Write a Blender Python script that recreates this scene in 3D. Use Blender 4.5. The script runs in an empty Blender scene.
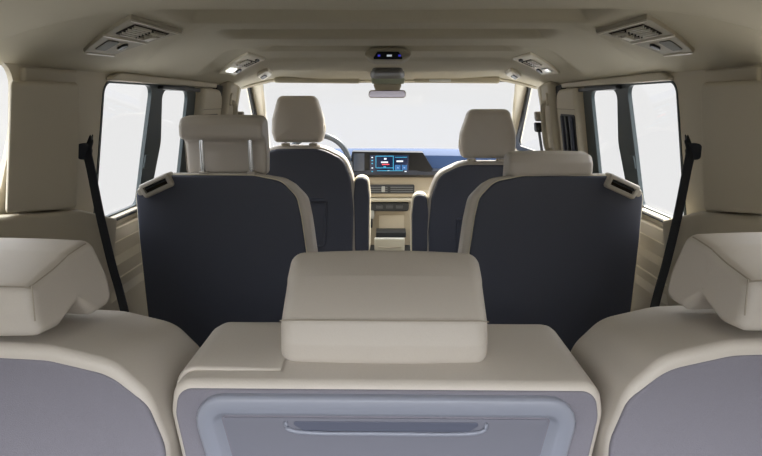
import bpy, math
from mathutils import Vector, geometry
C = bpy.context.scene
COL = C.collection
pi = math.pi

# ------------------------------------------------------------------ camera
F = 550.0; TH = math.radians(13.05); YAW = math.atan(8/550); CX = .003; CZ = 1.2
cam = bpy.data.cameras.new('camera'); co = bpy.data.objects.new('camera', cam); COL.objects.link(co)
cam.sensor_width = 36; cam.lens = 36*F/762; cam.clip_start = .02; cam.clip_end = 200
co.location = (CX, 0, CZ); co.rotation_euler = (pi/2-TH, 0, YAW)
C.camera = co

def ray(px, py):
    u = (px-381)/F; v = (228-py)/F
    x, y, z = u, math.cos(TH)+v*math.sin(TH), -math.sin(TH)+v*math.cos(TH)
    c, s = math.cos(YAW), math.sin(YAW)
    return (x*c-y*s, x*s+y*c, z)
def PY(px, py, Y):
    d = ray(px, py); t = Y/d[1]; return Vector((CX+d[0]*t, Y, CZ+d[2]*t))
def PX(px, py, X):
    d = ray(px, py); t = (X-CX)/d[0]; return Vector((X, d[1]*t, CZ+d[2]*t))
def ceil_z(x, y=1.5):
    a = max(0, abs(x)-.35)/.395
    z = 1.355-.085*a*a
    if y > 2.2: z -= (y-2.2)/.75*.042*(1-min(1, a))
    return z
def PC(px, py, off=0.):
    d = ray(px, py); t = .2
    while t < 5:
        if CZ+d[2]*t > headliner(CX+d[0]*t, d[1]*t)-off: break
        t += .002
    return Vector((CX+d[0]*t, d[1]*t, CZ+d[2]*t))

# ------------------------------------------------------------------ materials
def lin(c): return tuple(((v/255+.055)/1.055)**2.4 if v/255 > .04045 else v/255/12.92 for v in c)
MATS = {}
def mat(name, rgb, rough=.6, metal=0, bump=0, bscale=300, var=0, emis=0, coat=0, spec=.5):
    if name in MATS: return MATS[name]
    m = bpy.data.materials.new(name); m.use_nodes = True; nt = m.node_tree; b = nt.nodes['Principled BSDF']
    col = lin(rgb)+(1,)
    b.inputs['Base Color'].default_value = col; b.inputs['Roughness'].default_value = rough
    b.inputs['Metallic'].default_value = metal; b.inputs['Coat Weight'].default_value = coat
    b.inputs['Specular IOR Level'].default_value = spec
    if bump or var:
        tc = nt.nodes.new('ShaderNodeTexCoord'); n = nt.nodes.new('ShaderNodeTexNoise')
        n.inputs['Scale'].default_value = bscale; n.inputs['Detail'].default_value = 3
        nt.links.new(tc.outputs['Object'], n.inputs['Vector'])
        if bump:
            bp = nt.nodes.new('ShaderNodeBump'); bp.inputs['Strength'].default_value = bump; bp.inputs['Distance'].default_value = .001
            nt.links.new(n.outputs['Fac'], bp.inputs['Height']); nt.links.new(bp.outputs['Normal'], b.inputs['Normal'])
        if var:
            mx = nt.nodes.new('ShaderNodeMix'); mx.data_type = 'RGBA'
            mx.inputs['A'].default_value = tuple(c*(1-var) for c in col[:3])+(1,)
            mx.inputs['B'].default_value = tuple(min(1, c*(1+var)) for c in col[:3])+(1,)
            nt.links.new(n.outputs['Fac'], mx.inputs['Factor']); nt.links.new(mx.outputs['Result'], b.inputs['Base Color'])
    if emis:
        b.inputs['Emission Color'].default_value = col; b.inputs['Emission Strength'].default_value = emis
    MATS[name] = m; return m
LEATHER = mat('beige_leather', (192, 185, 176), .5, bump=.25, bscale=420, var=.03)
SEAM = mat('seam_thread', (160, 152, 139), .8)
FABRIC = mat('grey_fabric', (124, 122, 131), .95, bump=.5, bscale=700, var=.07, spec=.15)
TRAY = mat('grey_plastic', (134, 138, 151), .38)
TRAYD = mat('grey_plastic_grained', (110, 111, 122), .6)
CHAR = mat('charcoal_plastic', (66, 70, 84), .55, bump=.15, bscale=500)
BLACK = mat('black_plastic', (30, 34, 38), .5)
RUBBER = mat('black_rubber', (20, 22, 24), .7)
GREEN = mat('dark_window_trim', (52, 62, 64), .5)
BELT = mat('black_webbing', (40, 44, 52), .8, bump=.4, bscale=900)
HEAD = mat('headliner_cloth', (194, 188, 170), .95, bump=.3, bscale=500, var=.03, spec=.1)
TRIM = mat('beige_trim', (192, 184, 166), .6, bump=.1, bscale=400)
TRIML = mat('light_beige_trim', (222, 214, 192), .5)
SLOT = mat('dark_slot', (40, 34, 28), .9, spec=.1)
CHROME = mat('chrome', (215, 217, 220), .15, metal=1)
GREYC = mat('silver_trim', (170, 172, 170), .35, metal=.6)
CLIP = mat('taupe_plastic', (172, 166, 156), .45)
VENT = mat('vent_beige', (164, 157, 139), .7)
LOUV = mat('louvre_light', (206, 200, 184), .45)
LENS = mat('lamp_lens', (225, 228, 226), .2)
DASHT = mat('dash_top', (40, 58, 88), .8, spec=.2)
DASHD = mat('dash_dark', (34, 38, 48), .4)
GLOSS = mat('piano_black', (8, 10, 14), .3, spec=.25)
SCREEN = mat('screen_blue', (8, 22, 48), .2, emis=1.0)
UI = mat('screen_cyan', (50, 140, 175), .4, emis=.5)
UIW = mat('screen_white', (200, 208, 220), .4, emis=.5)
UIR = mat('screen_red', (225, 70, 80), .4, emis=.8)
UIB = mat('console_blue', (60, 60, 190), .4, emis=.7)
MIRR = mat('mirror_glass', (225, 222, 230), .08, metal=1)
CARPET = mat('floor_carpet', (46, 46, 50), 1, bump=.8, bscale=500, var=.2, spec=.1)

def glass(name, tint):
    m = bpy.data.materials.new(name); m.use_nodes = True; nt = m.node_tree; nt.nodes.clear()
    o = nt.nodes.new('ShaderNodeOutputMaterial'); mx = nt.nodes.new('ShaderNodeMixShader')
    t = nt.nodes.new('ShaderNodeBsdfTransparent'); g = nt.nodes.new('ShaderNodeBsdfGlossy')
    t.inputs['Color'].default_value = tint+(1,); g.inputs['Roughness'].default_value = .02
    mx.inputs['Fac'].default_value = .04
    nt.links.new(t.outputs[0], mx.inputs[1]); nt.links.new(g.outputs[0], mx.inputs[2]); nt.links.new(mx.outputs[0], o.inputs['Surface'])
    return m
GLASS = glass('window_glass', (.985, .985, .985))

# ------------------------------------------------------------------ helpers
def tag(o, label, cat, group=None):
    o['label'] = label; o['category'] = cat
    if group: o['group'] = group
    return o
def empty(name, loc=(0, 0, 0)):
    o = bpy.data.objects.new(name, None); COL.objects.link(o); o.location = loc; o.empty_display_size = .05
    return o
def mesh(name, V, Fc, m, parent=None, smooth=True, angle=50):
    me = bpy.data.meshes.new(name); off = Vector(parent_world(parent)) if parent else Vector((0, 0, 0))
    me.from_pydata([tuple(Vector(v)-off) for v in V], [], Fc); me.validate(); me.materials.append(m)
    import bmesh
    bm = bmesh.new(); bm.from_mesh(me); bmesh.ops.remove_doubles(bm, verts=bm.verts, dist=1e-6)
    bmesh.ops.recalc_face_normals(bm, faces=bm.faces)
    if smooth:
        for f in bm.faces: f.smooth = True
        for e in bm.edges:
            if len(e.link_faces) == 2 and e.calc_face_angle(0) > math.radians(angle): e.smooth = False
    bm.to_mesh(me); bm.free()
    o = bpy.data.objects.new(name, me); COL.objects.link(o)
    if parent: o.parent = parent
    else: o['kind'] = 'structure'
    return o
def parent_world(p):
    v = Vector((0, 0, 0))
    while p is not None: v += Vector(p.location); p = p.parent
    return v
def top(o):                       # a thing that is one mesh: not structure
    if 'kind' in o: del o['kind']
    return o
class OL(list): pass
def fillet(pts, r, n=6, off=0.):
    """round the corners of a closed polygon; pts may be (x,y) or (x,y,radius); off moves the edges inwards"""
    N = len(pts); P = [Vector(p[:2]) for p in pts]
    sg = 1 if sum(P[i-1].x*P[i].y-P[i].x*P[i-1].y for i in range(N)) > 0 else -1
    Q = []; cv = []
    for i in range(N):
        a, p, b = P[i-1], P[i], P[(i+1) % N]; e1 = (p-a).normalized(); e2 = (b-p).normalized()
        n1 = Vector((-e1.y, e1.x)); n2 = Vector((-e2.y, e2.x)); m = (n1+n2).normalized()
        Q.append(p+m*(sg*off/max(.3, m.dot(n1)))); cv.append(1 if sg*(e1.x*e2.y-e1.y*e2.x) > 0 else -1)
    out = OL()
    for i in range(N):
        p, a, b = Q[i], Q[i-1], Q[(i+1) % N]; r0 = pts[i][2] if len(pts[i]) > 2 else r
        u0 = (P[i-1]-P[i]).normalized(); w0 = (P[(i+1) % N]-P[i]).normalized(); ang = u0.angle(w0)
        if r0 <= 0 or ang > pi-.03: out.append((p.x, p.y)); continue
        rr = max(.0004, r0-cv[i]*off)
        lu = (a-p).length; lw = (b-p).length; u, w = u0, w0
        d = min(rr/math.tan(ang/2), lu*.49, lw*.49); re = d*math.tan(ang/2)
        cen = p+(u+w).normalized()*(re/math.sin(ang/2))
        s_ = p+u*d-cen; e = p+w*d-cen
        a0 = math.atan2(s_.y, s_.x); a1 = math.atan2(e.y, e.x); da = (a1-a0+pi) % (2*pi)-pi
        for k in range(n+1):
            t = a0+da*k/n; out.append((cen.x+re*math.cos(t), cen.y+re*math.sin(t)))
    out.src = (pts, r, n, off)
    return out
def dedupe(o):
    q = [o[0]]
    for p in o[1:]:
        if (Vector(p)-Vector(q[-1])).length > 1e-4: q.append(p)
    return q
def area(o): return .5*sum(o[i-1][0]*o[i][1]-o[i][0]*o[i-1][1] for i in range(len(o)))
def inset(o, d):
    if isinstance(o, OL): return fillet(*o.src[:3], off=o.src[3]+d)
    if abs(d) < 1e-9: return list(o)
    sg = 1 if area(o) > 0 else -1; N = len(o); out = []
    for i in range(N):
        a = Vector(o[i-1]); p = Vector(o[i]); b = Vector(o[(i+1) % N])
        n1 = Vector((-(p-a).y, (p-a).x)).normalized(); n2 = Vector((-(b-p).y, (b-p).x)).normalized()
        n = (n1+n2)
        if n.length < 1e-6: n = n1
        n.normalize(); k = max(.5, n.dot(n1))
        q = p+n*(sg*d/k); out.append((q.x, q.y))
    return out
def dens(o, cnt):
    out = []
    for i in range(len(o)):
        a = Vector(o[i]); b = Vector(o[(i+1) % len(o)]); n = cnt[i]
        for k in range(n):
            q = a.lerp(b, k/n); out.append((q.x, q.y))
    return out
def rs(d0, d1, r0, r1=None, n=5):
    """sections of a slab between depths d0 and d1, its edges rounded by r0 and r1"""
    r1 = r0 if r1 is None else r1; sg = 1 if d1 > d0 else -1; S = []
    for k in range(n+1):
        t = pi/2*k/n; S.append((r0*(1-math.sin(t)), d0+sg*r0*(1-math.cos(t))))
    for k in range(n+1):
        t = pi/2*k/n; S.append((r1*(1-math.cos(t)), d1-sg*r1*(1-math.sin(t))))
    return S
MAPS = {'XZ': lambda a, b, d: (a, d, b), 'YZ': lambda a, b, d: (d, a, b), 'XY': lambda a, b, d: (a, b, d)}
def pad(name, outline, S, m, parent=None, plane='XZ', bulge0=0, bulge1=0, fn=None, step=.03, rings=4, smooth=True, angle=50):
    mp = MAPS[plane] if isinstance(plane, str) else plane
    cnt = [max(1, int((Vector(outline[i])-Vector(outline[(i+1) % len(outline)])).length/step)) for i in range(len(outline))]
    o = dens(outline, cnt); N = len(o); V = []; Fc = []
    cx = sum(p[0] for p in o)/N; cy = sum(p[1] for p in o)/N
    R = []
    def cap(S0, bulge, sgn, out):
        base = dens(inset(outline, S0[0]), cnt); rr = []
        for k in range(1, rings):
            s = 1-k/rings if k > 1 else .97
            rr.append(([(cx+(p[0]-cx)*s, cy+(p[1]-cy)*s) for p in base], S0[1]+sgn*bulge*(1-s*s)))
        return rr
    dirn = 1 if S[-1][1] >= S[0][1] else -1
    c0 = cap(S[0], bulge0, -dirn, 0)[::-1]; c1 = cap(S[-1], bulge1, dirn, 1)
    R = c0+[(dens(inset(outline, i), cnt), d) for i, d in S]+c1
    for ol, d in R:
        for p in ol: V.append(mp(p[0], p[1], d))
    for k in range(len(R)-1):
        for i in range(N):
            j = (i+1) % N; Fc.append((k*N+i, k*N+j, (k+1)*N+j, (k+1)*N+i))
    i0 = len(V); V.append(mp(cx, cy, S[0][1]-dirn*bulge0)); V.append(mp(cx, cy, S[-1][1]+dirn*bulge1)); L = (len(R)-1)*N
    for i in range(N):
        j = (i+1) % N; Fc.append((i0, j, i)); Fc.append((i0+1, L+i, L+j))
    if fn: V = [fn(*v) for v in V]
    return mesh(name, V, Fc, m, parent, smooth, angle)
def box(name, x0, x1, y0, y1, z0, z1, m, parent=None, r=.004, fn=None):
    r = min(r, abs(x1-x0)*.45, abs(y1-y0)*.45, abs(z1-z0)*.45)
    return pad(name, fillet([(x0, z0), (x1, z0), (x1, z1), (x0, z1)], r, 3), rs(y0, y1, r*.98, n=3), m, parent, fn=fn, rings=2, step=.2)
def tube(name, pts, r, m, parent=None, n=8, closed=False, flat=None):
    P = [Vector(p) for p in pts]; V = []; Fc = []; N = len(P)
    for i, p in enumerate(P):
        a = P[i-1] if (i or closed) else p; b = P[(i+1) % N] if (i < N-1 or closed) else p
        t = (b-a).normalized(); up = Vector((0, 0, 1)) if abs(t.z) < .9 else Vector((0, 1, 0))
        s = t.cross(up).normalized(); u = s.cross(t)
        rr = r[i] if isinstance(r, (list, tuple)) else r
        for k in range(n):
            q = 2*pi*k/n; V.append(p+s*math.cos(q)*rr+u*math.sin(q)*rr)
    for i in range(N if closed else N-1):
        for k in range(n):
            a = i*n; b = ((i+1) % N)*n; Fc.append((a+k, a+(k+1) % n, b+(k+1) % n, b+k))
    if not closed: Fc.append(tuple(range(n))); Fc.append(tuple(range((N-1)*n, N*n)))
    return mesh(name, V, Fc, m, parent)
def spline(P, n=6, closed=False):
    P = [Vector(p) for p in P]; out = []; N = len(P)
    for i in range(N if closed else N-1):
        g = lambda k: P[k % N] if closed else P[max(0, min(N-1, k))]
        a, b, c, d = g(i-1), g(i), g(i+1), g(i+2)
        for k in range(n):
            t = k/n; out.append(.5*((2*b)+(c-a)*t+(2*a-5*b+4*c-d)*t*t+(3*b-a-3*c+d)*t**3))
    if not closed: out.append(P[-1])
    return out
def plate(name, outer, holes, d0, d1, mp, m, parent=None):
    """flat sheet with holes and thickness; tessellated in 2D, then mapped"""
    loops = [outer]+holes
    tri = geometry.tessellate_polygon([[Vector((p[0], p[1], 0)) for p in l] for l in loops])
    flat = [p for l in loops for p in l]; N = len(flat)
    V = [mp(p[0], p[1], d0) for p in flat]+[mp(p[0], p[1], d1) for p in flat]
    Fc = [tuple(t) for t in tri]+[tuple(i+N for i in t) for t in tri]; s = 0
    for l in loops:
        for i in range(len(l)):
            j = (i+1) % len(l); Fc.append((s+i, s+j, s+j+N, s+i+N))
        s += len(l)
    return mesh(name, V, Fc, m, parent, True, 25)
def bil(c):
    """corner points a b c d (round the patch) -> (u, v, h) map; h away along the normal (down from a ceiling)"""
    a, b, c_, d = [Vector(p) for p in c]
    n = (c_-a).cross(d-b).normalized()
    if n.z > 0: n = -n
    return lambda u, v, h: tuple(a*(1-u)*(1-v)+b*u*(1-v)+c_*u*v+d*(1-u)*v+n*h)
def ceilmap(c):
    m0 = bil(c)
    def f(u, v, h):
        x, y, z = m0(u, v, 0); return (x, y, headliner(x, y)-h)
    return f
SQ = lambda u0, v0, u1, v1, r=.03: fillet([(u0, v0), (u1, v0), (u1, v1), (u0, v1)], r, 4)
def on(name, mp, u0, v0, u1, v1, h0, h1, m, parent, r=.02):
    o = SQ(u0, v0, u1, v1, r); V = [mp(p[0], p[1], h0) for p in o]+[mp(p[0], p[1], h1) for p in o]; N = len(o)
    i2 = inset(o, .012); V += [mp(p[0], p[1], h1+(h1-h0)*.1) for p in i2]
    Fc = [tuple(range(2*N, 3*N))]
    for i in range(N):
        j = (i+1) % N; Fc.append((i, j, j+N, i+N)); Fc.append((i+N, j+N, j+2*N, i+2*N))
    Fc.append(tuple(range(N)))
    return mesh(name, V, Fc, m, parent, True, 30)

# ================================================================== THE SETTING
SX = lambda z: .82-.18*(z-.85)
def side(s): return lambda a, b, d: (s*(SX(b)-d), a, b)      # a = Y, b = Z, d = inwards

# floor
mesh('floor', [(-1, .1, 0), (1, .1, 0), (1, 4.2, 0), (-1, 4.2, 0), (-1, .1, -.05), (1, .1, -.05), (1, 4.2, -.05), (-1, 4.2, -.05)],
     [(0, 1, 2, 3), (4, 5, 6, 7), (0, 1, 5, 4), (2, 3, 7, 6), (0, 3, 7, 4), (1, 2, 6, 5)], CARPET, smooth=False)

# ceiling: one headliner surface with three cross hollows
def sm(a, b, x):
    t = max(0, min(1, (x-a)/(b-a))); return t*t*(3-2*t)
GR = [(1.00, 1.19, .345, .058), (1.30, 1.49, .34, .042), (1.68, 1.86, .345, .026)]
HOL = CRE = (9, 9, 9.1, 9.1)
def headliner(x, y):
    z = ceil_z(x, y)
    for a, b, w, hh in GR:
        k = 1-sm(w, w+.07, abs(x))
        z += hh*k*sm(a-.012, (a+b)/2, y)*(1-sm(b-.016, b, y))
    # shallow hollow before the windscreen header
    z -= .012*(1-sm(.42, .55, abs(x)))*sm(2.10, 2.2, y)
    z += .014*(1-sm(.45, .6, abs(x)))*sm(2.5, 2.6, y)*(1-sm(2.62, 2.85, y))
    # hollow outboard of each front vent, raised crease inboard of each rear vent
    for (ax, ay, bx, by), h, w_ in ((HOL, .022, .028), (CRE, -.006, .012)):
        dx, dy = bx-ax, by-ay; L = math.hypot(dx, dy); px, py = abs(x)-ax, y-ay
        t = (px*dx+py*dy)/L; e = abs(px*dy-py*dx)/L
        if -.05 < t < L+.05: z += h*math.exp(-(e/w_)**2)*sm(-.04, .03, t)*(1-sm(L-.03, L+.04, t))
    # rear frame bead, lower than the headliner
    z -= .008*(1-sm(.975, .990, y+.03*abs(x)))+max(0, .95-y)*.11
    return z
_h = [PC(209, 71), PC(241, 50), PC(143, 60), PC(196, 27)]
HOL = (-_h[1].x, _h[1].y, -_h[0].x, _h[0].y); CRE = (-_h[3].x, _h[3].y, -_h[2].x, _h[2].y)
print('HOL', HOL, 'CRE', CRE)
ys = [-.06+i*.02 for i in range(50)]+[.94+i*.0085 for i in range(238)]; xs = [-.752+i*(1.504/150) for i in range(151)]
V = [(x, y, headliner(x, y)) for y in ys for x in xs]; nx = len(xs)
Fc = [(j*nx+i, j*nx+i+1, (j+1)*nx+i+1, (j+1)*nx+i) for j in range(len(ys)-1) for i in range(nx-1)]
n0 = len(V); V += [(x, y, 1.43) for y in (ys[0], ys[-1]) for x in (xs[0], xs[-1])]
Fc += [(n0, n0+1, n0+3, n0+2)]
mesh('ceiling', V, Fc, HEAD, angle=80)

# side walls with their window openings
QW = fillet([(.45, .90), (1.19, .90), (1.19, 1.282), (.45, 1.282)], .02)
DW = fillet([(1.478, .862), (2.20, .862), (2.19, 1.250), (1.488, 1.250)], .035)
G1 = fillet([(1.486, .872), (1.752, .872), (1.768, 1.05, 0), (1.790, 1.246), (1.490, 1.246)], .03)
G2 = fillet([(1.845, .880), (2.10, .880), (2.11, 1.234), (1.868, 1.234), (1.895, 1.06, .1)], .03)
FW = fillet([(2.655, .90), (3.60, .90), (3.03, 1.283), (2.69, 1.283), (2.655, 1.15, .1)], .03)
FG = fillet([(2.665, .93), (3.46, .93), (3.00, 1.277), (2.695, 1.277), (2.665, 1.15, .1)], .02)
OUT = [(-.06, .03), (3.95, .03), (3.95, .86), (3.70, .90), (3.06, 1.296), (.95, 1.296), (-.06, 1.20)]
QO = QW
QI = fillet([(.50, .93), (1.045, .93), (1.098, 1.03, .1), (1.128, 1.14, .1), (1.126, 1.276, .05), (.50, 1.272)], .02)
wn = 1
for s, nm in ((-1, 'left'), (1, 'right')):
    mp = side(s)
    plate('wall_'+nm, OUT, [QW, DW, FW], 0, -.012, mp, TRIM)
    for hole, outer in (([QI], QO), ([G1, G2], DW), ([FG], FW)):
        if outer is QO: f = plate('window_%d' % wn, inset(outer, -.004), hole, .002, -.008, mp, TRIM); wn += 1
        else: f = plate('window_%d' % wn, inset(outer, -.004), hole, .002, -.010, mp, GREEN if wn % 3 != 0 else BLACK); wn += 1
        for h in hole:
            g = inset(h, -.004)
            q_ = 0
            me = plate('pane', g, [], q_-.004, q_-.007, mp, GLASS, f)
        if outer is DW:
            b = pad('latch', fillet([(1.762, .985), (1.80, .985), (1.808, 1.03), (1.77, 1.03)], .005, 3), rs(.002, .008, .002), GREEN, f, plane=mp, rings=2)
            pad('upper_rail', fillet([(1.83, 1.236), (2.195, 1.232), (2.195, 1.245), (1.83, 1.248)], .003, 2), rs(.002, .02, .003), BLACK, f, plane=mp, rings=2)
    # padded strip over the door window
    pad('trim_%d' % (1 if s < 0 else 2), fillet([(1.47, 1.251), (2.44, 1.251), (2.40, 1.272), (1.54, 1.275)], .012), rs(-.01, .018, .006), TRIM, plane=mp)
    wedge = lambda a, b, d, mp=mp: mp(a+max(0, min(1, (1.2-a)/.16))*(.062-d)*1.62, b, d)
    # D pillar casing (upper and lower shell)
    up = pad('trim_%d' % (3 if s < 0 else 4), fillet([(1.022, .987, .012), (1.285, .948, .012), (1.27, 1.240, .02), (1.026, 1.236, .012)], .03), rs(-.01, .062, .01, .011), TRIM, plane=wedge, step=.02)
    lo = pad('trim_%d' % (5 if s < 0 else 6), fillet([(.42, .10), (1.49, .10), (1.49, .880), (1.30, .942), (1.0, .986), (.42, .99)], .012), rs(-.01, .063, .01, .010), TRIM, plane=mp, step=.03)
    ov = pad('trim_%d' % (7 if s < 0 else 8), fillet([(1.145, 1.226), (1.34, 1.236), (1.34, 1.268), (1.145, 1.268)], .006), rs(-.01, .012, .006), TRIM, plane=mp)
    # sliding door inner panel under the glass: stepped ledges
    prof = [(.0, .868), (.020, .866), (.024, .858), (.006, .850), (.008, .838), (.034, .832), (.038, .800), (.020, .794), (.020, .742),
            (.048, .728), (.054, .690), (.030, .680), (.034, .640), (.05, .620), (.05, .20), (.0, .18)]
    VV = []; n = len(prof)
    for y in (1.47, 2.45):
        for d, z in prof: VV.append((s*(SX(z)-d), y, z))
    dr = mesh('door_%d' % (1 if s < 0 else 2), VV, [(i, (i+1) % n, n+(i+1) % n, n+i) for i in range(n)]+[tuple(range(n)), tuple(range(n, 2*n))], TRIM, angle=20)
    for k, (z, d) in enumerate(((.860, .023), (.836, .030))):
        tube('door_seal' if k == 0 else 'door_bead', [(s*(SX(z)-d), 1.47, z), (s*(SX(z)-d), 2.44, z)], .004, RUBBER if k == 0 else TRIML, dr, n=6)
    tube('door_bead', [(s*(SX(.79)-.036), 1.47, .797), (s*(SX(.79)-.036), 2.44, .797)], .003, TRIML, dr, n=6)
    tube('door_bead', [(s*(SX(.69)-.054), 1.47, .688), (s*(SX(.69)-.054), 2.44, .688)], .003, TRIML, dr, n=6)
    # front column of the sliding door
    cl = pad('trim_%d' % (9 if s < 0 else 10), fillet([(2.205, .87, .01), (2.455, .87, .01), (2.455, 1.245, .07), (2.205, 1.250, .01)], .05), rs(-.01, .035, .015), TRIM, plane=mp)
    tube('panel_seam', [mp(2.21, 1.165, .0355), mp(2.452, 1.165, .0355)], .0015, SEAM, cl, n=5)
    rc = pad('slot_panel', fillet([(2.225, .90), (2.40, .90), (2.40, 1.145), (2.215, 1.145)], .012), rs(.03, .037, .002), BLACK, cl, plane=mp, rings=2)
    for k in range(3):
        y = 2.245+k*.055
        pad('slot_rib', fillet([(y, .905), (y+.022, .905), (y+.018, 1.138), (y-.004, 1.138)], .006, 3), rs(.036, .048, .004), CHAR if k != 1 else BLACK, rc, plane=mp, rings=2)
    # dark gap, then B pillar
    gp = pad('trim_%d' % (11 if s < 0 else 12), fillet([(2.455, .87), (2.485, .87), (2.485, 1.262), (2.40, 1.266), (2.40, 1.247), (2.455, 1.235)], .012), rs(-.01, .02, .003), RUBBER, plane=mp, rings=2)
    bp = pad('trim_%d' % (13 if s < 0 else 14), fillet([(2.485, .30), (2.65, .30), (2.65, .90), (2.645, 1.15), (2.665, 1.27), (2.485, 1.285)], .02), rs(-.01, .05, .02), TRIM, plane=mp, step=.02)
    pad('pillar_edge', fillet([(2.60, .90), (2.648, .90), (2.642, 1.15), (2.66, 1.262), (2.61, 1.262)], .012), rs(.03, .055, .008), TRIML, bp, plane=mp)
    # A pillar
    A0 = Vector((s*.645, 2.90, 1.295)); A1 = Vector((s*.83, 3.88, .84)); B0 = Vector((s*.755, 3.06, 1.285)); B1 = Vector((s*.835, 3.62, .885))
    VV = []
    for k in range(9):
        t = k/8; a = A0.lerp(A1, t); b = B0.lerp(B1, t); o_ = Vector((s*.04, .06, .03)); mid = (a+b)/2+Vector((-s*.022, -.03, -.005))
        VV += [a, a.lerp(mid, .6)+Vector((-s*.004, -.01, 0)), mid, b.lerp(mid, .5)+Vector((-s*.004, -.008, 0)), b, b+o_, a+o_]
    FF = []
    for k in range(8):
        for i in range(7): FF.append((k*7+i, k*7+(i+1) % 7, (k+1)*7+(i+1) % 7, (k+1)*7+i))
    FF += [tuple(range(7)), tuple(range(56, 63))]
    mesh('trim_%d' % (15 if s < 0 else 16), VV, FF, TRIML, angle=60)

# windscreen with a thin black edge and a header strip
W = [(-.655, 2.93, 1.300), (.655, 2.93, 1.300), (.86, 3.93, .84), (-.86, 3.93, .84)]
fr = empty('window_7'); fr['kind'] = 'structure'
tube('windscreen_seal', [W[0], W[1], W[2], W[3]], .008, RUBBER, fr, closed=True)
mesh('pane', W+[(x, y+.005, z+.003) for x, y, z in W], [(0, 1, 2, 3), (4, 5, 6, 7), (0, 1, 5, 4), (1, 2, 6, 5), (2, 3, 7, 6), (3, 0, 4, 7)], GLASS, fr, False)
hd = []
for i in range(31):
    x = -.76+i*1.52/30; zc = headliner(x, 2.93) if abs(x) < .75 else 1.27
    for y, z in ((2.90, zc+.01), (2.90, zc-.006), (2.925, zc-.014), (2.965, zc-.008), (2.965, zc+.03)): hd.append((x, y, z))
mesh('trim_17', hd, [(k*5+i, k*5+i+1, (k+1)*5+i+1, (k+1)*5+i) for k in range(30) for i in range(4)], HEAD)

# unseen bonnet outside, added to bounce sunlight onto the front ceiling
bn = [(x, y, .80-.10*((y-3.97)/1.0)**2-.05*(x/.85)**4) for y in (3.97, 4.2, 4.5, 4.8, 5.0) for x in [-.85+i*.17 for i in range(11)]]
bn += [(x, y, z-.05) for x, y, z in bn]
mesh('trim_18', bn, [(o_+j*11+i, o_+j*11+i+1, o_+j*11+i+12, o_+j*11+i+11) for o_ in (0, 55) for j in range(4) for i in range(10)], mat('white_paint', (232, 230, 224), .3, coat=.5))
# ================================================================== HEADREST SHAPE SHARED BY THE REAR SEATS
def headrest(parent, xc, w0, w1, prof, seams, r=.022, dz=0, bulge=.006):
    """side profile (Y,Z) swept across X, wider to the front"""
    y0 = min(p[0] for p in prof); y1 = max(p[0] for p in prof)
    def fn(x, y, z):
        t = (y-y0)/(y1-y0); k = w0+(w1-w0)*t
        zz = max(0, min(1, (z-min(p[1] for p in prof))/.12))
        return (xc+x*k*(1-.05*zz), y, z+dz)
    o = pad('headrest', fillet(prof, .018, 6), [(a, d) for a, d in rs(-1, 1, .02)], LEATHER, parent, plane='YZ', fn=lambda x, y, z: fn(x, y, z), step=.012)
    return o
def snap(o, pts):
    from mathutils.bvhtree import BVHTree
    off = parent_world(o); me = o.data
    t = BVHTree.FromPolygons([v.co+off for v in me.vertices], [tuple(p.vertices) for p in me.polygons])
    return [t.find_nearest(Vector(p))[0] for p in pts]
def rest(parent, name, xc, hw0, hw1, prof, r=.02, puff=.006, seam_i=None, m=LEATHER, slant=.0):
    """rounded block: outline in YZ, half width hw0 at the back to hw1 at the front"""
    ys_ = [p[0] for p in prof]; zs_ = [p[1] for p in prof]; y0, y1, z0, z1 = min(ys_), max(ys_), min(zs_), max(zs_)
    hw = hw0
    def fn(x, y, z):
        t = (y-y0)/(y1-y0); q = (z-z0)/(z1-z0)
        k = (hw0+(hw1-hw0)*t)*(1-slant*q)/hw
        e = x*k; yy = y+puff*((e/hw0)**2)*(1 if t < .5 else -1)*1.0
        return (xc+e, yy, z-puff*.6*q*(e/hw0)**2)
    S = rs(-hw, hw, r, n=6)
    # extra inner stations so the puff bends the long faces
    k = len(S)//2; mid = [(0, -hw+r+(2*hw-2*r)*i/10) for i in range(1, 10)]
    o = pad(name, fillet(prof, .016, 6), S[:k]+mid+S[k:], m, parent, plane='YZ', fn=fn, step=.014)
    o['_'] = 0; del o['_']
    if seam_i is not None:
        yy, zz = seam_i
        for zz in [zz]:
            pts = [Vector(fn((-hw+2*hw*i/24)*.995, yy, zz)) for i in range(25)]
            for e_, sg_ in ((0, -1), (1, -1), (24, 1), (23, 1)): pts[e_].y += .0035 if e_ in (0, 24) else .0008; pts[e_].z -= .003 if e_ in (0, 24) else .0006
            tube('seam', [p+Vector((0, -.0005, .0005)) for p in pts], .0011, SEAM, o, n=5)
    return o
def seat_base(parent, xc, hw, y0, y1, z, m=LEATHER, mb=BLACK):
    pad('seat_cushion', fillet([(y0, z-.14), (y1, z-.12), (y1, z), (y0, z)], .05), rs(xc-hw, xc+hw, .04), m, parent, plane='YZ')
    pad('seat_pedestal', fillet([(y0+.08, 0), (y1-.08, 0), (y1-.04, z-.13), (y0+.04, z-.13)], .02), rs(xc-hw*.85, xc+hw*.85, .02), mb, parent, plane='YZ')

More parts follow.
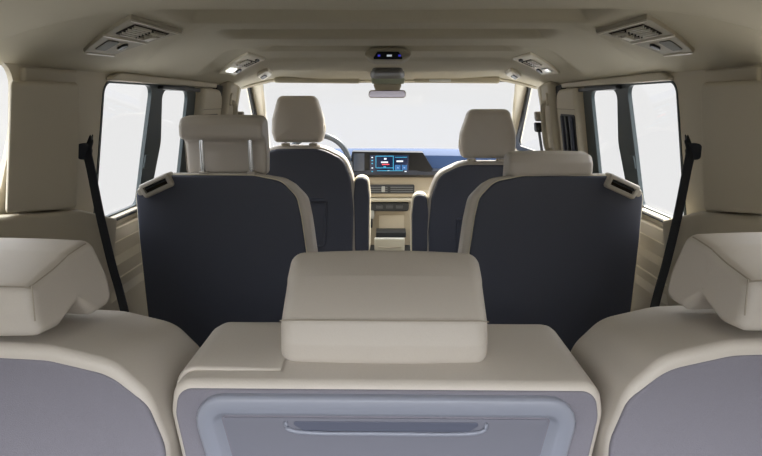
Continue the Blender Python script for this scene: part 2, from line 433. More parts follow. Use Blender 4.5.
# ================================================================== REAR ROW
# --- centre seat
seat = tag(empty('car_seat', (0, .72, 0)), 'beige leather centre seat of the rear row, folding tray panel in its grey back', 'seat')
OC = fillet([(-.250, .40), (.250, .40), (.262, .72, .1), (.274, .815, .06), (.266, .8585, .046), (-.266, .8585, .046), (-.274, .815, .06), (-.262, .72, .1)], .05, 8)
pad('backrest', OC, [(a, d) for a, d in rs(.620, .845, .013, .040, n=7)], LEATHER, seat, step=.02, fn=lambda x, y, z: (x, y, z-.002*sm(.7, .84, y)))
OF = inset(OC, .0085)
pad('fabric_back', OF, rs(.6175, .70, .004), FABRIC, seat, step=.02, bulge0=.0)
OT = fillet([(-.168, .45), (.168, .45), (.243, .8455, .036), (-.245, .8455, .036)], .03, 6)
tr = pad('tray_panel', OT, [(0, .64), (0, .613), (.0015, .609), (.005, .607), (.020, .606), (.024, .6075), (.030, .617), (.032, .6185)], TRAY, seat, step=.02)
pad('panel_inlay', inset(OT, .033), [(0, .625), (0, .616), (.004, .6155)], TRAYD, tr, step=.02)
# grip slot
gs = fillet([(-.104, .7955), (.104, .7955), (.122, .8085), (-.122, .8085)], .003, 3)
pad('grip_slot', gs, [(0, .62), (0, .6148), (.001, .6146)], mat('slot_grey', (84, 88, 104), .5), tr, step=.02)
tube('grip_lip', spline([(-.126, .615, .808), (-.110, .6135, .7945), (0, .6135, .793), (.110, .6135, .7945), (.126, .615, .808)], 5), .0026, TRAY, tr, n=8)
# leather flap over the left shoulder
path = [p for p in inset(OC, -.004) if p[0] < -.125 and p[1] > .80]
path.sort(key=lambda p: (-p[1]-0*p[0], p[0]))
path = sorted(path, key=lambda p: math.atan2(p[1]-.78, p[0]+.18))
path = [(-.136, .8625)]+[p for p in path if p[0] < -.142]
VV = []; Y0, Y1 = .650, .838; n = len(path)
rows = [(Y0+.004, -.006), (Y0, -.003), (Y0+.001, 0.), (Y0+.006, .0012), (Y0+.05, .0012), (Y1-.05, .0012), (Y1-.03, -.003), (Y1-.01, -.014), (Y1, -.03)]
cxp, czp = -.18, .70
for (y, h) in rows:
    for i, p in enumerate(path):
        q = Vector((p[0], p[1]))+(Vector((p[0]-cxp, p[1]-czp)).normalized()*(h if i not in (0,) else min(h, -.002)))
        yo = y+(-.0)*(i/n)
        VV.append((q.x, yo, q.y))
fl = mesh('shoulder_flap', VV, [(k*n+i, k*n+i+1, (k+1)*n+i+1, (k+1)*n+i) for k in range(len(rows)-1) for i in range(n-1)], LEATHER, seat, angle=80)
PR = [(.672, .849, .018), (.830, .858), (.835, .90), (.817, .974), (.797, .981, .014), (.742, .959), (.677, .9165, .014), (.670, .885)]
rest(seat, 'headrest', -.003, .141, .145, PR, r=.020, puff=.006, seam_i=(.6765, .918), slant=.02)
seat_base(seat, 0, .24, .80, 1.22, .45)

# --- side seats
def side_seat(s, label, dz, grp=None):
    xc = s*.509
    st = tag(empty('car_seat', (xc, .72, 0)), label, 'seat')
    h = [(.222, .40), (.228, .70, .1), (.233, .780, .08), (.216, .840, .05), (.174, .880, .07), (.100, .899, .1), (.0, .904, .3)]
    pts = [(xc-s*a, b+dz) + ((c,) if c else ()) for a, b, *cc in h for c in [cc[0] if cc else 0]]
    pts = [(xc-s*p[0], p[1]+dz)+tuple(p[2:]) for p in h]+[(xc+s*p[0], p[1]+dz)+tuple(p[2:]) for p in reversed(h[:-1])]
    O = fillet(pts, .05, 8)
    S = rs(.606, .835, .012, .045, n=7)
    pad('backrest', O, [(a-.003, d) for a, d in S], LEATHER, st, step=.018, fn=lambda x, y, z: (x, y, z+.012*sm(.80+dz, .88+dz, z)-.032*sm(.64, .84, y)*sm(.6, .8, z)))
    pad('fabric_back', inset(O, .001), rs(.6035, .68, .004), FABRIC, st, step=.02, bulge0=.003)
    xh = s*.547
    z = .006+dz
    prof = [(.600, .922+z, .014), (.640, .918+z, .02), (.690, .938+z, .02), (.722, .905+z, .012), (.775, .905+z, .016), (.772, .95+z, .05), (.745, 1.014+z, .022), (.69, 1.008+z, .05), (.601, .986+z, .012), (.597, .955+z, .05)]
    hr = rest(st, 'headrest', xh, .134, .142, prof, r=.013, puff=.005, seam_i=(.602, .987+z), slant=.03)
    xe = xh-s*.1325
    tube('seam', [(xe, .606, .988+z), (xe-s*.0015, .60, .945+z)], .001, SEAM, hr, n=5)
    tube('seam', snap(hr, spline([(xe+s*.001, .604, .9895+z), (xe-s*.008, .66, 1.006+z), (xe-s*.013, .73, 1.0175+z)], 6)), .001, SEAM, hr, n=5)
    for k in (-1, 1): tube('post', [(xh+k*.07, .735, .86+z), (xh+k*.07, .735, .94+z)], .006, CHROME, hr)
    seat_base(st, xc, .21, .80, 1.24, .45)
    return st
side_seat(-1, 'beige leather rear seat at the left, grey fabric back without a tray', -.004)
side_seat(1, 'beige leather rear seat at the right, grey fabric back without a tray', .008)

# ================================================================== MIDDLE ROW
def mid_seat(s, label, raised):
    xc = s*.476; Y = 1.56
    st = tag(empty('middle_seat', (xc, Y+.1, 0)), label, 'seat')
    # a: towards the middle of the van
    h = [(-.252, .34), (.228, .34), (.238, .62), (.236, .75, .2), (.223, .87, .1), (.212, .928, .05), (.170, .974, .06), (.09, .990, .1), (-.16, .991, .04), (-.253, .950, .04), (-.256, .80)]
    O = fillet([(xc-s*p[0], p[1])+tuple(p[2:]) for p in h], .03, 8)
    hb = [(-.252, .34), (.245, .34), (.258, .62), (.258, .75, .2), (.245, .868, .1), (.233, .932, .05), (.188, .980, .06), (.10, .9945, .1), (-.16, .996, .04), (-.258, .955, .04), (-.260, .80)]
    OB = fillet([(xc-s*p[0], p[1])+tuple(p[2:]) for p in hb], .03, 8)
    pad('backrest', OB, rs(Y+.012, Y+.15, .012, .05), LEATHER, st, step=.03, fn=lambda x, y, z: (x, y, z-.03*sm(Y+.03, Y+.15, y)))
    pad('back_panel', O, rs(Y, Y+.05, .006), CHAR, st, step=.03, bulge0=.004)
    tube('piping', [(x, Y+.008, z) for x, z in dedupe(inset(O, -.0015))], .0018, TRIML, st, n=6, closed=True)
    # belt guide on the outer shoulder
    a = -s*.39; c = Vector((xc+s*.186, Y-.006, .963)); u = Vector((math.cos(a), 0, math.sin(a))); w = Vector((-math.sin(a), 0, math.cos(a)))
    if s < 0: u, w = Vector((math.cos(-a), 0, math.sin(a)*-1)), w
    ang = s*-.42
    u = Vector((math.cos(ang), 0, math.sin(ang))); w = Vector((-math.sin(ang), 0, math.cos(ang)))
    mp = lambda A, B, D: tuple(c+u*A+w*B+Vector((0, D, 0)))
    OG = fillet([(-.047, -.021), (.047, -.021), (.049, .021), (-.049, .021)], .009, 5)
    g = pad('belt_guide', OG, [(0, .03), (0, -.006), (.002, -.010), (.005, -.0115), (.0115, -.0115), (.0125, -.009), (.013, -.002)], CLIP, st, plane=mp, step=.01, rings=2)
    pad('guide_slot', inset(OG, .0128), [(0, .0), (0, -.003), (.001, -.0035)], SLOT, g, plane=mp, step=.02, rings=2)
    pad('guide_bar', fillet([(-.036, .001), (.036, .001), (.036, .006), (-.036, .006)], .002, 3), rs(-.002, -.010, .002), BLACK, g, plane=mp, step=.05, rings=2)
    o_ = c+u*(s*.05)+w*.002
    pad('guide_hook', fillet([(-.008, -.01), (.008, -.01), (.008, .01), (-.008, .01)], .006, 4), rs(.01, -.010, .003), CLIP, g, plane=lambda A, B, D: tuple(o_+u*A+w*B+Vector((0, D, 0))), step=.02, rings=2)
    dz = .104 if raised else 0; xh = s*.466
    prof = [(Y+.0, .990+dz), (Y+.045, .982+dz), (Y+.047, .95+dz), (Y+.047, .880+dz), (Y+.10, .880+dz), (Y+.115, .95+dz), (Y+.105, 1.045+dz), (Y+.085, 1.056+dz), (Y+.02, 1.052+dz), (Y+.002, 1.03+dz)]
    hr = rest(st, 'headrest', xh-.010*(s<0), .119, .121, prof, r=.016, puff=.004)
    for k in (-1, 1):
        tube('post', [(xh+k*.070, Y+.026, .93), (xh+k*.070, Y+.026, 1.0+dz)], .0065, CHROME, hr, n=14)
        pad('post_collar', fillet([(xh+k*.07-.012, Y+.014), (xh+k*.07+.012, Y+.014), (xh+k*.07+.012, Y+.038), (xh+k*.07-.012, Y+.038)], .006, 4), rs(.985, 1.0 if raised else .9965, .002), LEATHER, hr, plane='XY', rings=2)
    seat_base(st, xc, .235, Y+.10, Y+.55, .45)
mid_seat(-1, 'charcoal backed middle row seat at the left with raised headrest on chrome posts', True)
mid_seat(1, 'charcoal backed middle row seat at the right with lowered headrest', False)

# ================================================================== FRONT ROW
def front_seat(s, label, Y, dz, xc):
    st = tag(empty('front_seat', (xc, Y+.1, 0)), label, 'seat')
    h = [(-.262, .30), (.262, .30), (.275, .62), (.262, .80, .2), (.225, .895, .09), (.12, .945, .15), (-.12, .945, .15), (-.225, .895, .09), (-.262, .80, .2), (-.275, .62)]
    O = fillet([(xc-s*p[0], p[1]+dz*(p[1] > .5))+tuple(p[2:]) for p in h], .03, 8)
    pad('backrest', inset(O, -.013), rs(Y+.010, Y+.15, .020, .05), LEATHER, st, step=.03)
    pad('back_panel', inset(O, .0), rs(Y-.002, Y+.05, .012), CHAR, st, step=.03, bulge0=.006)
    # map pocket with raised rim, oval boss in it
    px = fillet([(xc-.13, .44+dz), (xc+.13, .44+dz), (xc+.145, .70+dz), (xc-.145, .70+dz)], .025, 6)
    pk = pad('map_pocket', px, [(0, Y+.02), (0, Y-.012), (.003, Y-.016), (.008, Y-.016), (.012, Y-.010), (.014, Y-.009)], CHAR, st, step=.03)
    tube('pocket_lip', [(xc-.14, Y-.016, .685+dz), (xc, Y-.022, .688+dz), (xc+.14, Y-.016, .685+dz)], .006, CHAR, pk)
    el = [(xc+.05*math.cos(t*pi/14), .575+dz+.036*math.sin(t*pi/14)) for t in range(28)]
    pad('pocket_boss', el, [(0, Y-.006), (0, Y-.016), (.003, Y-.019), (.010, Y-.019), (.013, Y-.014)], CHAR, pk, step=.05)
    # headrest: trapezoid with soft corners
    b = .975+dz
    oh = fillet([(xc-.118, b), (xc+.118, b), (xc+.132, b+.05), (xc+.128, b+.115), (xc+.092, b+.228, .035), (xc-.092, b+.228, .035), (xc-.128, b+.115), (xc-.132, b+.05)], .022, 6)
    hr = pad('headrest', oh, rs(Y+.0, Y+.13, .03, .04), LEATHER, st, step=.02, bulge0=.008)
    bt = pad('side_button', [(Y+.06+.013*math.cos(t*pi/8), b+.07+.018*math.sin(t*pi/8)) for t in range(16)], rs(xc-s*.124, xc-s*.134, .003), TRIML, hr, plane='YZ', rings=2)
    for k in (-1, 1):
        tube('post', [(xc+k*.07, Y+.06, b-.06), (xc+k*.07, Y+.06, b+.02)], .007, CHROME, hr, n=12)
        pad('post_collar', fillet([(xc+k*.07-.02, Y+.04), (xc+k*.07+.02, Y+.04), (xc+k*.07+.02, Y+.08), (xc+k*.07-.02, Y+.08)], .008, 4), rs(b-.03, b-.006, .003), TRIM, hr, plane='XY', rings=2)
    # folded up armrest at the inner side
    ax = xc-s*.315
    oa = fillet([(ax-.035, .40+dz), (ax+.035, .40+dz), (ax+.040, .70+dz), (ax+.030, .800+dz, .03), (ax-.030, .800+dz, .03), (ax-.040, .70+dz)], .025, 8)
    ar = pad('armrest', oa, rs(Y+.01, Y+.10, .008, .03), CHAR, st, step=.03)
    pad('armrest_cover', inset(oa, -.006), rs(Y+.022, Y+.12, .008, .03), TRIML, ar, step=.03)
    seat_base(st, xc, .25, Y+.10, Y+.55, .45)
front_seat(-1, 'driver seat behind the steering wheel, upright charcoal back and tall beige headrest', 2.75, .02, -.452)
front_seat(1, 'front passenger seat, charcoal back with lower beige headrest near the right pillar', 2.60, -.042, .470)

# ================================================================== SEAT BELTS
for s, lb in ((-1, 'black seat belt strap hanging by the left rear pillar'), (1, 'black seat belt strap hanging by the right rear pillar')):
    t = tag(empty('seat_belt', (s*.77, 1.38, 1.05)), lb, 'seat belt')
    k = (lambda x: x) if s < 0 else (lambda x: 778-x)
    q = [(87, 143, 1.36), (87, 152, 1.33), (91, 170, 1.32), (100, 215, 1.31), (112, 265, 1.30), (123, 305, 1.29), (150, 420, 1.25)]
    P = [PY(k(a), b, c) for a, b, c in q]; P = spline(P, 6)
    VV = []
    for i, p in enumerate(P):
        d = (P[min(i+1, len(P)-1)]-P[max(i-1, 0)]).normalized(); wv = Vector((1, .55*s*-1*-1, 0)); wv = (wv-d*wv.dot(d)).normalized()*.0165
        nn = d.cross(wv).normalized()*.0012
        VV += [p-wv-nn, p+wv-nn, p+wv+nn, p-wv+nn]
    FF = [(i*4+a, i*4+(a+1) % 4, (i+1)*4+(a+1) % 4, (i+1)*4+a) for i in range(len(P)-1) for a in range(4)]+[(0, 1, 2, 3), tuple(range(len(VV)-4, len(VV)))]
    mesh('strap', VV, FF, BELT, t, angle=40)
    a = PY(k(84), 150, 1.335)
    an = pad('belt_anchor', fillet([(-.013, -.022), (.010, -.024), (.016, .000), (.004, .018), (-.012, .014)], .009, 6), rs(-.010, .010, .005), BELT, t, plane=lambda A, B, D, a=a, s=s: (a.x+s*-A*.9, a.y+D+A*.5, a.z+B), step=.01)
    a2 = PY(k(89), 139, 1.36)
    pad('belt_slot', fillet([(-.012, -.020), (.004, -.016), (.010, .022)], .003, 4), rs(-.003, .008, .002), BLACK, t, plane=lambda A, B, D, a=a2, s=s: (a.x-s*A, a.y+D, a.z+B), step=.02)
# front belt height adjusters on the B pillars
for s, lb in ((-1, 'belt height adjuster on the left pillar behind the driver window'), (1, 'belt height adjuster on the right pillar beside the passenger window')):
    mp = side(s); t = tag(empty('belt_adjuster', mp(2.637, 1.10, .06)), lb, 'belt adjuster')
    pad('slider', fillet([(2.62, 1.105), (2.655, 1.105), (2.655, 1.15), (2.62, 1.15)], .012), rs(.05, .085, .008), CLIP, t, plane=mp, rings=2)
    pad('belt_loop', fillet([(2.61, 1.055), (2.665, 1.055), (2.655, 1.10), (2.62, 1.10)], .012), rs(.06, .09, .006), BLACK, t, plane=mp, rings=2)
    P = [Vector(mp(2.637, 1.075, .075)), Vector(mp(2.64, .95, .07)), Vector(mp(2.64, .6, .06)), Vector(mp(2.64, .35, .055))]
    VV = []
    for p in P: VV += [p+Vector((0, -.022, 0)), p+Vector((0, .022, 0)), p+Vector((s*.002, .022, 0)), p+Vector((s*.002, -.022, 0))]
    mesh('strap', VV, [(i*4+a, i*4+(a+1) % 4, (i+1)*4+(a+1) % 4, (i+1)*4+a) for i in range(3) for a in range(4)], BELT, t, smooth=False)
    h = tag(empty('grab_handle', mp(2.62, 1.10, .06)), ('left' if s < 0 else 'right')+' beige grab handle on the pillar between sliding door and front window', 'grab handle')
    tube('grip', spline([mp(2.525, 1.20, .045), mp(2.53, 1.175, .070), mp(2.54, 1.10, .074), mp(2.55, .99, .070), mp(2.555, .965, .045)], 6), .011, TRIM, h, n=10)
    for z, y in ((1.205, 2.525), (.96, 2.555)):
        pad('handle_foot', fillet([(y-.022, z-.028), (y+.022, z-.028), (y+.022, z+.028), (y-.022, z+.028)], .012), rs(.045, .058, .004), TRIM, h, plane=mp, rings=2)

# ================================================================== CEILING FITTINGS
def mir(p, s): return p if s < 0 else (778-p[0], p[1])
for s, lb in ((-1, 'rear ceiling vent with louvres and lamp, at the left near the tailgate'), (1, 'rear ceiling vent with louvres and lamp, at the right near the tailgate')):
    px = [(131, 16), (183, 32), (118, 55), (78, 51)]      # inner rear, inner front, outer front, outer rear
    c = [PC(*mir(p, s), .004) for p in px]
    t = tag(empty('ceiling_vent', sum(c, Vector())/4), lb, 'vent', None); mp = ceilmap(c)
    bz = pad('vent_frame', fillet([(0, 0), (1, 0), (1, .55, .3), (.86, 1.0, .12), (.1, 1.0, .05)], .03, 5), [(0, -.02), (0, .004), (.01, .007), (.03, .008)], VENT, t, plane=mp, step=.1, angle=30)
    on('grille_well', mp, .16, .10, .86, .42, .0075, .009, SLOT, t)
    for k in range(6):
        v = .12+k*.05; on('louvre', mp, .18+.02*(k % 2), v, .50, v+.013, .009, .013, LOUV, t, r=.004)
        on('louvre', mp, .56, v+.01, .82, v+.020, .009, .013, LOUV if k % 2 else VENT, t, r=.004)
    on('thumb_wheel', mp, .60, .19, .70, .32, .010, .018, LOUV, t)
    on('divider_strip', mp, .02, .49, .93, .515, .008, .011, LOUV, t, r=.005)
    on('divider_strip', mp, .02, .01, .97, .03, .008, .011, LOUV, t, r=.005)
    on('divider_strip', mp, .13, .95, .83, .975, .008, .011, LOUV, t, r=.005)
    on('reading_lamp', mp, .22, .60, .46, .86, .008, .010, mat('lamp_dull', (96, 96, 86), .7), t, r=.03)
    on('lamp_switch', mp, .60, .62, .70, .76, .008, .013, BLACK, t, r=.03)
for s, lb in ((-1, 'small front ceiling vent with lit lamp, left above the driver door'), (1, 'small front ceiling vent with lamp, right above the passenger door')):
    px = [(248, 53), (266, 59), (236, 75), (217, 73)]
    c = [PC(*mir(p, s), .004) for p in px]
    t = tag(empty('ceiling_vent', sum(c, Vector())/4), lb, 'vent', None); mp = ceilmap(c)
    pad('vent_frame', fillet([(0, 0), (1, 0), (.96, 1.0), (.04, 1.0)], .05, 4), [(0, -.02), (0, .004), (.02, .007), (.05, .008)], TRIML, t, plane=mp, step=.1, angle=30)
    on('grille_well', mp, .28, .18, .86, .52, .0075, .009, SLOT, t)
    for k in range(5):
        v = .20+k*.066; on('louvre', mp, .22, v, .50, v+.034, .009, .014, LOUV, t, r=.004)
        on('louvre', mp, .60, v+.01, .74, v+.028, .009, .013, LOUV, t, r=.004)
    on('thumb_wheel', mp, .56, .05, .72, .12, .008, .014, BLACK, t)
    on('reading_lamp', mp, .20, .66, .56, .84, .008, .012, mat('lamp_on', (255, 255, 250), .3, emis=1.2) if s < 0 else LENS, t, r=.03)
    on('lamp_switch', mp, .66, .66, .82, .80, .008, .014, BLACK, t, r=.03)
    # coat hook plate by the windscreen corner
    px = [(268, 69), (273, 73), (263, 79), (256, 75)]
    c = [PC(*mir(p, s), .006) for p in px]
    t = tag(empty('coat_hook', sum(c, Vector())/4), ('left' if s < 0 else 'right')+' beige clip plate on the headliner beside the windscreen corner', 'hook'); mp = ceilmap(c)
    pad('plate', SQ(0, 0, 1, 1, .2), [(0, -.02), (0, .008), (.05, .014), (.1, .015)], TRIML, t, plane=mp, step=.15, angle=40)
    on('slot', mp, .30, .40, .72, .84, .015, .018, BLACK, t, r=.05)

# overhead console on the headliner
t = tag(empty('overhead_console', (0, 1.85, 1.33)), 'beige overhead console with dark button strip on the middle of the headliner', 'console')
a, b = PY(364, 58, 1.80), PY(412, 58, 1.80)
zt = 1.375; x0, x1, z0 = a.x, b.x, PY(387, 60.5, 1.80).z
ztop = PY(387, 47, 1.80).z
pad('housing', fillet([(x0-.005, z0+.018), (x0+.03, z0), (x1-.03, z0), (x1+.005, z0+.018), (x1-.02, ztop), (x0+.02, ztop)], .010), rs(1.80, 2.00, .010), VENT, t, step=.02)
pn = pad('button_strip', fillet([(x0+.026, z0+.003), (x1-.026, z0+.003), (x1-.042, z0+.026), (x0+.042, z0+.026)], .004, 4), rs(1.802, 1.792, .002), GLOSS, t, rings=2)
xm = (x0+x1)/2
for dx, mm in ((-.028, UIB), (0, UIW), (.008, UIW), (.036, UIB)):
    box('button_symbol', xm+dx-.004, xm+dx+.004, 1.7895, 1.7925, z0+.011, z0+.017, mm, pn, r=.001)

# sun visors
for s, lb in ((-1, 'folded beige sun visor over the driver side of the windscreen'), (1, 'folded beige sun visor over the passenger side with a pale warning label')):
    xs_ = (274, 360) if s < 0 else (414, 500)
    a, b = PY(xs_[0], 80, 2.86), PY(xs_[1], 80, 2.86); zb = PY(387, 83.5, 2.86).z; zt = PY(387, 76.5, 2.86).z
    t = tag(empty('sun_visor', ((a.x+b.x)/2, 2.88, zt)), lb, 'sun visor')
    pad('visor_body', fillet([(a.x, zb+.004), (b.x, zb), (b.x, zt), (a.x, zt-.002)], .012), rs(2.85, 2.885, .010), HEAD, t, step=.05)
    tube('pivot_rod', [(a.x+.02, 2.875, zt), (b.x-.02, 2.875, zt)], .005, TRIM, t)
    if s > 0:
        q = PY(440, 80.5, 2.848); box('warning_label', q.x-.055, q.x+.055, 2.846, 2.8515, q.z-.006, q.z+.006, LENS, t, r=.002)

# rear view mirror with its sensor housing
t = tag(empty('rear_view_mirror', (0, 2.86, 1.29)), 'interior rear view mirror hanging from dark sensor housing at the windscreen top', 'mirror')
Y = 2.84
def quad(x0, y0, x1, y1, x2, y2, x3, y3, Y): return [(PY(a, b, Y).x, PY(a, b, Y).z) for a, b in ((x0, y0), (x1, y1), (x2, y2), (x3, y3))]
cs = [PC(373, 67.5), PC(402, 67.5), PC(405, 75.5), PC(370, 75.5)]
pad('sensor_housing', SQ(0, 0, 1, 1, .12), [(0, -.01), (0, .010), (.03, .017), (.08, .02)], mat('housing_grey', (84, 84, 80), .6), t, plane=ceilmap(cs), step=.1)
pad('lower_cover', fillet(quad(372, 84, 404, 84, 405, 76, 371, 76, Y), .006), rs(Y-.02, Y+.02, .004), mat('cover_greenish', (168, 176, 160), .15), t)
pad('mirror_stalk', fillet(quad(376, 92, 399, 92, 402, 84, 373, 84, Y), .006), rs(Y-.01, Y+.03, .006), TRIM, t)
mo = fillet(quad(368, 98, 406, 98, 406, 90, 369, 90, Y-.02), .016)
mb = pad('mirror_head', mo, rs(Y-.025, Y+.02, .01), CLIP, t)
pad('mirror_glass', inset(mo, .003), rs(Y-.024, Y-.029, .002), mat('mirror_bright', (205, 200, 212), .18, metal=1), mb)

# ================================================================== DASHBOARD
t = tag(empty('dashboard', (0, 3.6, .5)), 'blue grey dashboard with centre screen, air vents and beige lower half with console', 'dashboard')
def strip(name, prof, x0, x1, m, nseg=20, fn=None, angle=35):
    VV = []; n = len(prof)
    for k in range(nseg+1):
        x = x0+(x1-x0)*k/nseg
        for y, z in prof:
            p = (x, y, z); VV.append(fn(*p) if fn else p)
    return mesh(name, VV, [(k*n+i, k*n+(i+1) % n, (k+1)*n+(i+1) % n, (k+1)*n+i) for k in range(nseg) for i in range(n)]+[tuple(range(n)), tuple(range(nseg*n, nseg*n+n))], m, t, angle=angle)
bow = lambda x, y, z: (x, y+.10*(abs(x)/.8)**2, z-.02*(abs(x)/.8)**2)
strip('upper_shell', [(3.40, .790), (3.44, .868), (3.50, .888), (3.64, .894), (3.86, .872), (3.92, .80), (3.9, .70), (3.45, .70)], -.80, .80, DASHT, fn=bow)
strip('trim_band', [(3.36, .756), (3.365, .782), (3.40, .792), (3.47, .790), (3.47, .735), (3.40, .735)], -.80, .80, DASHD, fn=bow)
strip('lower_shell', [(3.41, .736), (3.40, .70), (3.40, .655), (3.38, .645), (3.38, .615), (3.42, .590), (3.50, .45), (3.60, .40), (3.8, .40), (3.8, .736)], -.80, .80, mat('dash_beige', (168, 158, 138), .6), fn=bow)
# screen housing
def PD(px, py, Y): p = PY(px, py, Y); return (p.x, p.z)
hs = [PD(*p, 3.37) for p in ((350, 173), (431, 171.5), (433, 169), (423, 152.5), (352, 151.5))]
hb = pad('screen_housing', fillet(hs, .006, 4), rs(3.37, 3.46, .004), GLOSS, t)
def rect(x0, y0, x1, y1, Y, r=.003): return fillet([PD(x0, y1, Y), PD(x1, y1, Y), PD(x1, y0, Y), PD(x0, y0, Y)], r, 3)
ds = pad('display', rect(370, 155.3, 408.5, 172, 3.366), rs(3.37, 3.366, .001), SCREEN, hb, rings=2)
Yd = 3.3655
def seg(x0, y0, x1, y1, m, nm='screen_mark'): pad(nm, rect(x0, y0, x1, y1, Yd, .0004), rs(Yd+.001, Yd-.001, .0003), m, ds, rings=2)
seg(376, 155.8, 393, 156.5, UI); seg(376, 167.6, 393, 168.2, UI); seg(375.6, 156, 376.2, 168, UI); seg(393, 156, 393.7, 170, UI)
seg(381, 161.5, 388, 163, UIW); seg(382, 164, 389.5, 164.8, UIR); seg(384, 158, 386.5, 159.7, UIW); seg(383.5, 166.2, 386, 168, UI)
seg(395, 157, 407, 157.5, UI); seg(396.5, 160.5, 403, 162, UIW); seg(395, 165, 400.5, 170, mat('ui_tile', (40, 90, 140), .4, emis=.6)); seg(401.8, 165, 407, 170, MATS['ui_tile'])
seg(397, 167, 398.6, 168.4, UIW); seg(403.6, 167, 405.2, 168.4, UIW)
for y in (157, 160, 163, 167.5, 171): seg(371.5, y, 373, y+1, UIW if y in (157, 167.5) else UI)
seg(377, 170.4, 403, 171, UI); seg(387.5, 170.3, 389.5, 171.4, UIW); seg(404.5, 171, 406.5, 172, UIW)
pad('cluster_display', rect(353.5, 153.5, 364.5, 171, 3.366), rs(3.37, 3.366, .001), mat('cluster', (40, 48, 60), .2, emis=.5), hb, rings=2)
# air vents
vh = pad('air_vent', rect(364, 185.2, 414.5, 193.5, 3.376, .006), rs(3.42, 3.372, .003), BLACK, t)
for k in range(3):
    y = 187+k*2.2
    for a, b in ((366, 387.5), (390.5, 413)):
        pad('vent_slat', rect(a, y, b, y+.8, 3.368, .001), rs(3.376, 3.366, .001), mat('slat_grey', (96, 98, 100), .4), vh, rings=2)
pad('vent_knob', rect(381.5, 186.5, 385, 192, 3.364, .004), rs(3.376, 3.362, .002), GREYC, vh, rings=2)
# lower control strip
cp = pad('climate_panel', rect(369, 202.8, 409, 211.3, 3.36, .016), rs(3.46, 3.36, .006), BLACK, t)
for a in (376, 386, 396): pad('control_key', rect(a, 205.5, a+7, 208.5, 3.357, .003), rs(3.362, 3.356, .001), mat('key_grey', (70, 72, 74), .4), cp, rings=2)
pad('stack_surround', rect(365, 199, 413, 202.2, 3.35, .006), rs(3.45, 3.35, .006), VENT, t)
# centre stack below with its drawer
ck = pad('console_body', fillet([(3.42, 0), (3.95, 0), (3.95, .62), (3.42, .58)], .02), rs(PD(367, 220, 3.42)[0], PD(412, 220, 3.42)[0], .012), mat('dash_beige', (168, 158, 138), .6), t, plane='YZ')
pad('console_base', fillet([(3.10, 0), (3.43, 0), (3.43, .30), (3.10, .28)], .02), rs(PD(365, 240, 3.2)[0], PD(412, 240, 3.2)[0], .012), BLACK, ck, plane='YZ')
pad('storage_back', rect(379, 215, 404, 232, 3.415, .006), rs(3.425, 3.414, .002), TRIM, ck, rings=2)
pad('storage_floor', rect(376, 232.5, 406, 237.5, 3.30, .003), rs(3.42, 3.30, .004), BLACK, ck, rings=2)
dw = pad('drawer', rect(374.5, 238, 404.5, 250.5, 3.09, .004), rs(3.105, 3.07, .004), mat('drawer_beige', (178, 178, 170), .4), ck, rings=2)
tube('drawer_grip', [PY(378, 247, 3.068), PY(389, 247.6, 3.066), PY(401, 247, 3.068)], .003, CLIP, ck)
pad('gear_switch', rect(369, 210, 374, 219, 3.36, .006), rs(3.42, 3.36, .004), GREYC, ck, rings=2)
pad('cup_holder', rect(369, 220, 372.5, 228, 3.36, .006), rs(3.42, 3.36, .004), BLACK, ck, rings=2)

# steering wheel
t = tag(empty('steering_wheel', (-.42, 3.1, .82)), 'dark steering wheel with pale rim highlight in front of the driver seat', 'steering wheel')
c = Vector((-.405, 3.12, .835)); R = .185; u = Vector((1, 0, 0)); w = Vector((0, .38, .925)).normalized()
tube('rim', [c+u*math.cos(k*pi/24)*R+w*math.sin(k*pi/24)*R for k in range(48)], .016, mat('rim_leather', (66, 72, 78), .3), t, n=12, closed=True)
pad('hub', [(.07*math.cos(k*pi/10), .055*math.sin(k*pi/10)) for k in range(20)], rs(-.02, .05, .015), BLACK, t, plane=lambda A, B, D: tuple(c+u*A+w*B+Vector((0, .925, -.38))*D))
for a0 in (0, pi, -pi/2):
    tube('spoke', [c+(u*math.cos(a0)+w*math.sin(a0))*.05+Vector((0, .02, -.01)), c+(u*math.cos(a0)+w*math.sin(a0))*(R-.008)], .012, GREYC, t)
tube('column', [c+Vector((0, .03, -.012)), c+Vector((0, .21, -.085))], .04, BLACK, t)

SKYUP, REARF, GNDF, GNDR, GLOWF = 4.2, 2.0, 4.0, -.1, 20.0
# ================================================================== LIGHT: sky, even through the windows, with glow added in unseen directions
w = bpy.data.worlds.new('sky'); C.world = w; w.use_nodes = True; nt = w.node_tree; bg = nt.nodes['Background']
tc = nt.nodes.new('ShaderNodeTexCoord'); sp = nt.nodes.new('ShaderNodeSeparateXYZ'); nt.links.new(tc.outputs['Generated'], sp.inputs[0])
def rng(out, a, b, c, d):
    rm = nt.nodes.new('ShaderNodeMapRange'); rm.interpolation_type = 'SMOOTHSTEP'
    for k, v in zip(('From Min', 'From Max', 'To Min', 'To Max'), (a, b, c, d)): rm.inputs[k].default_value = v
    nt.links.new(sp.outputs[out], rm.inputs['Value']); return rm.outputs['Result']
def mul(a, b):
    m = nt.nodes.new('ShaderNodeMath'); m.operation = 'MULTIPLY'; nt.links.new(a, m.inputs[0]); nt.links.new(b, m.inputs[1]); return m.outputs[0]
up = rng('Z', .14, .45, 0, 1)
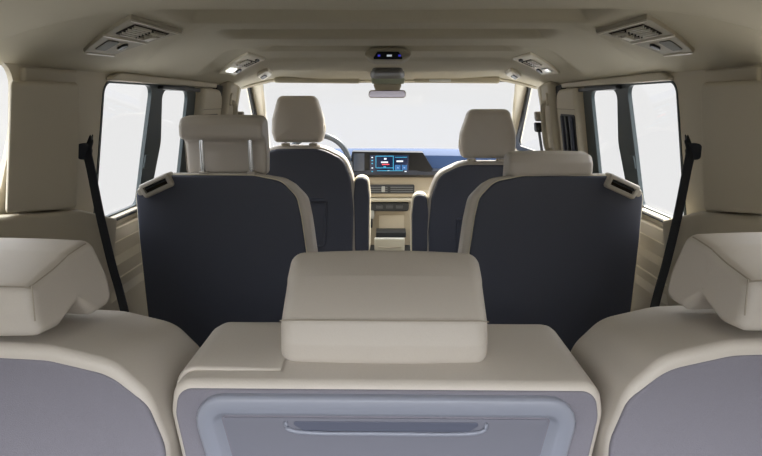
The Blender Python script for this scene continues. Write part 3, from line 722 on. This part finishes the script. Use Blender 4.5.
sky = mul(rng('Z', .14, .45, .905, SKYUP), rng('Y', .1, -.6, 1, REARF))
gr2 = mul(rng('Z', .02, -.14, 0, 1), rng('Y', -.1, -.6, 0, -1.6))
gnd = mul(rng('Z', -.27, -.42, 0, 1), rng('Y', .8, -.3, GNDF, GNDR))  # unseen low directions ahead brightened to light the ceiling
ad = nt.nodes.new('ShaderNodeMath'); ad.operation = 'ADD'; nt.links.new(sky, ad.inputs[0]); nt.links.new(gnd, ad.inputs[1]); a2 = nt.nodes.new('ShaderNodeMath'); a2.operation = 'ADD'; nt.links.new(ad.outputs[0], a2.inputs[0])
nt.links.new(mul(rng('Z', -.17, -.32, 0, GLOWF), rng('Y', .89, .95, 0, 1)), a2.inputs[1])  # unseen glow added low in front, to lift the ceiling by the windscreen
a3 = nt.nodes.new('ShaderNodeMath'); a3.operation = 'ADD'; nt.links.new(a2.outputs[0], a3.inputs[0]); nt.links.new(gr2, a3.inputs[1]); res = a3.outputs[0]     # sum: sky, added low front glow, dimmed low rear
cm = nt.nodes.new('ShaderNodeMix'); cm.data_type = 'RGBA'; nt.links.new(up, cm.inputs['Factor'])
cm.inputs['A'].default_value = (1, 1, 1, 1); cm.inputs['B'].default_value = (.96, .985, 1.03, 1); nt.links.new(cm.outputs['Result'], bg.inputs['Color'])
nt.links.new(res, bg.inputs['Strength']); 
sl = bpy.data.lights.new('sun', 'SUN'); sl.energy = 14; sl.angle = math.radians(2); sl.color = (1, .95, .84)
so = bpy.data.objects.new('sun', sl); COL.objects.link(so)
az, el = math.radians(22), math.radians(44)
so.rotation_euler = Vector((-math.sin(az)*math.cos(el), -math.cos(az)*math.cos(el), -math.sin(el))).to_track_quat('-Z', 'Y').to_euler()
C.view_settings.view_transform = 'Standard'; C.view_settings.look = 'None'; C.view_settings.gamma = 1; C.view_settings.exposure = 0
C.view_settings.use_curve_mapping = False
C.cycles.max_bounces = 10; C.cycles.diffuse_bounces = 6; C.cycles.transparent_max_bounces = 12
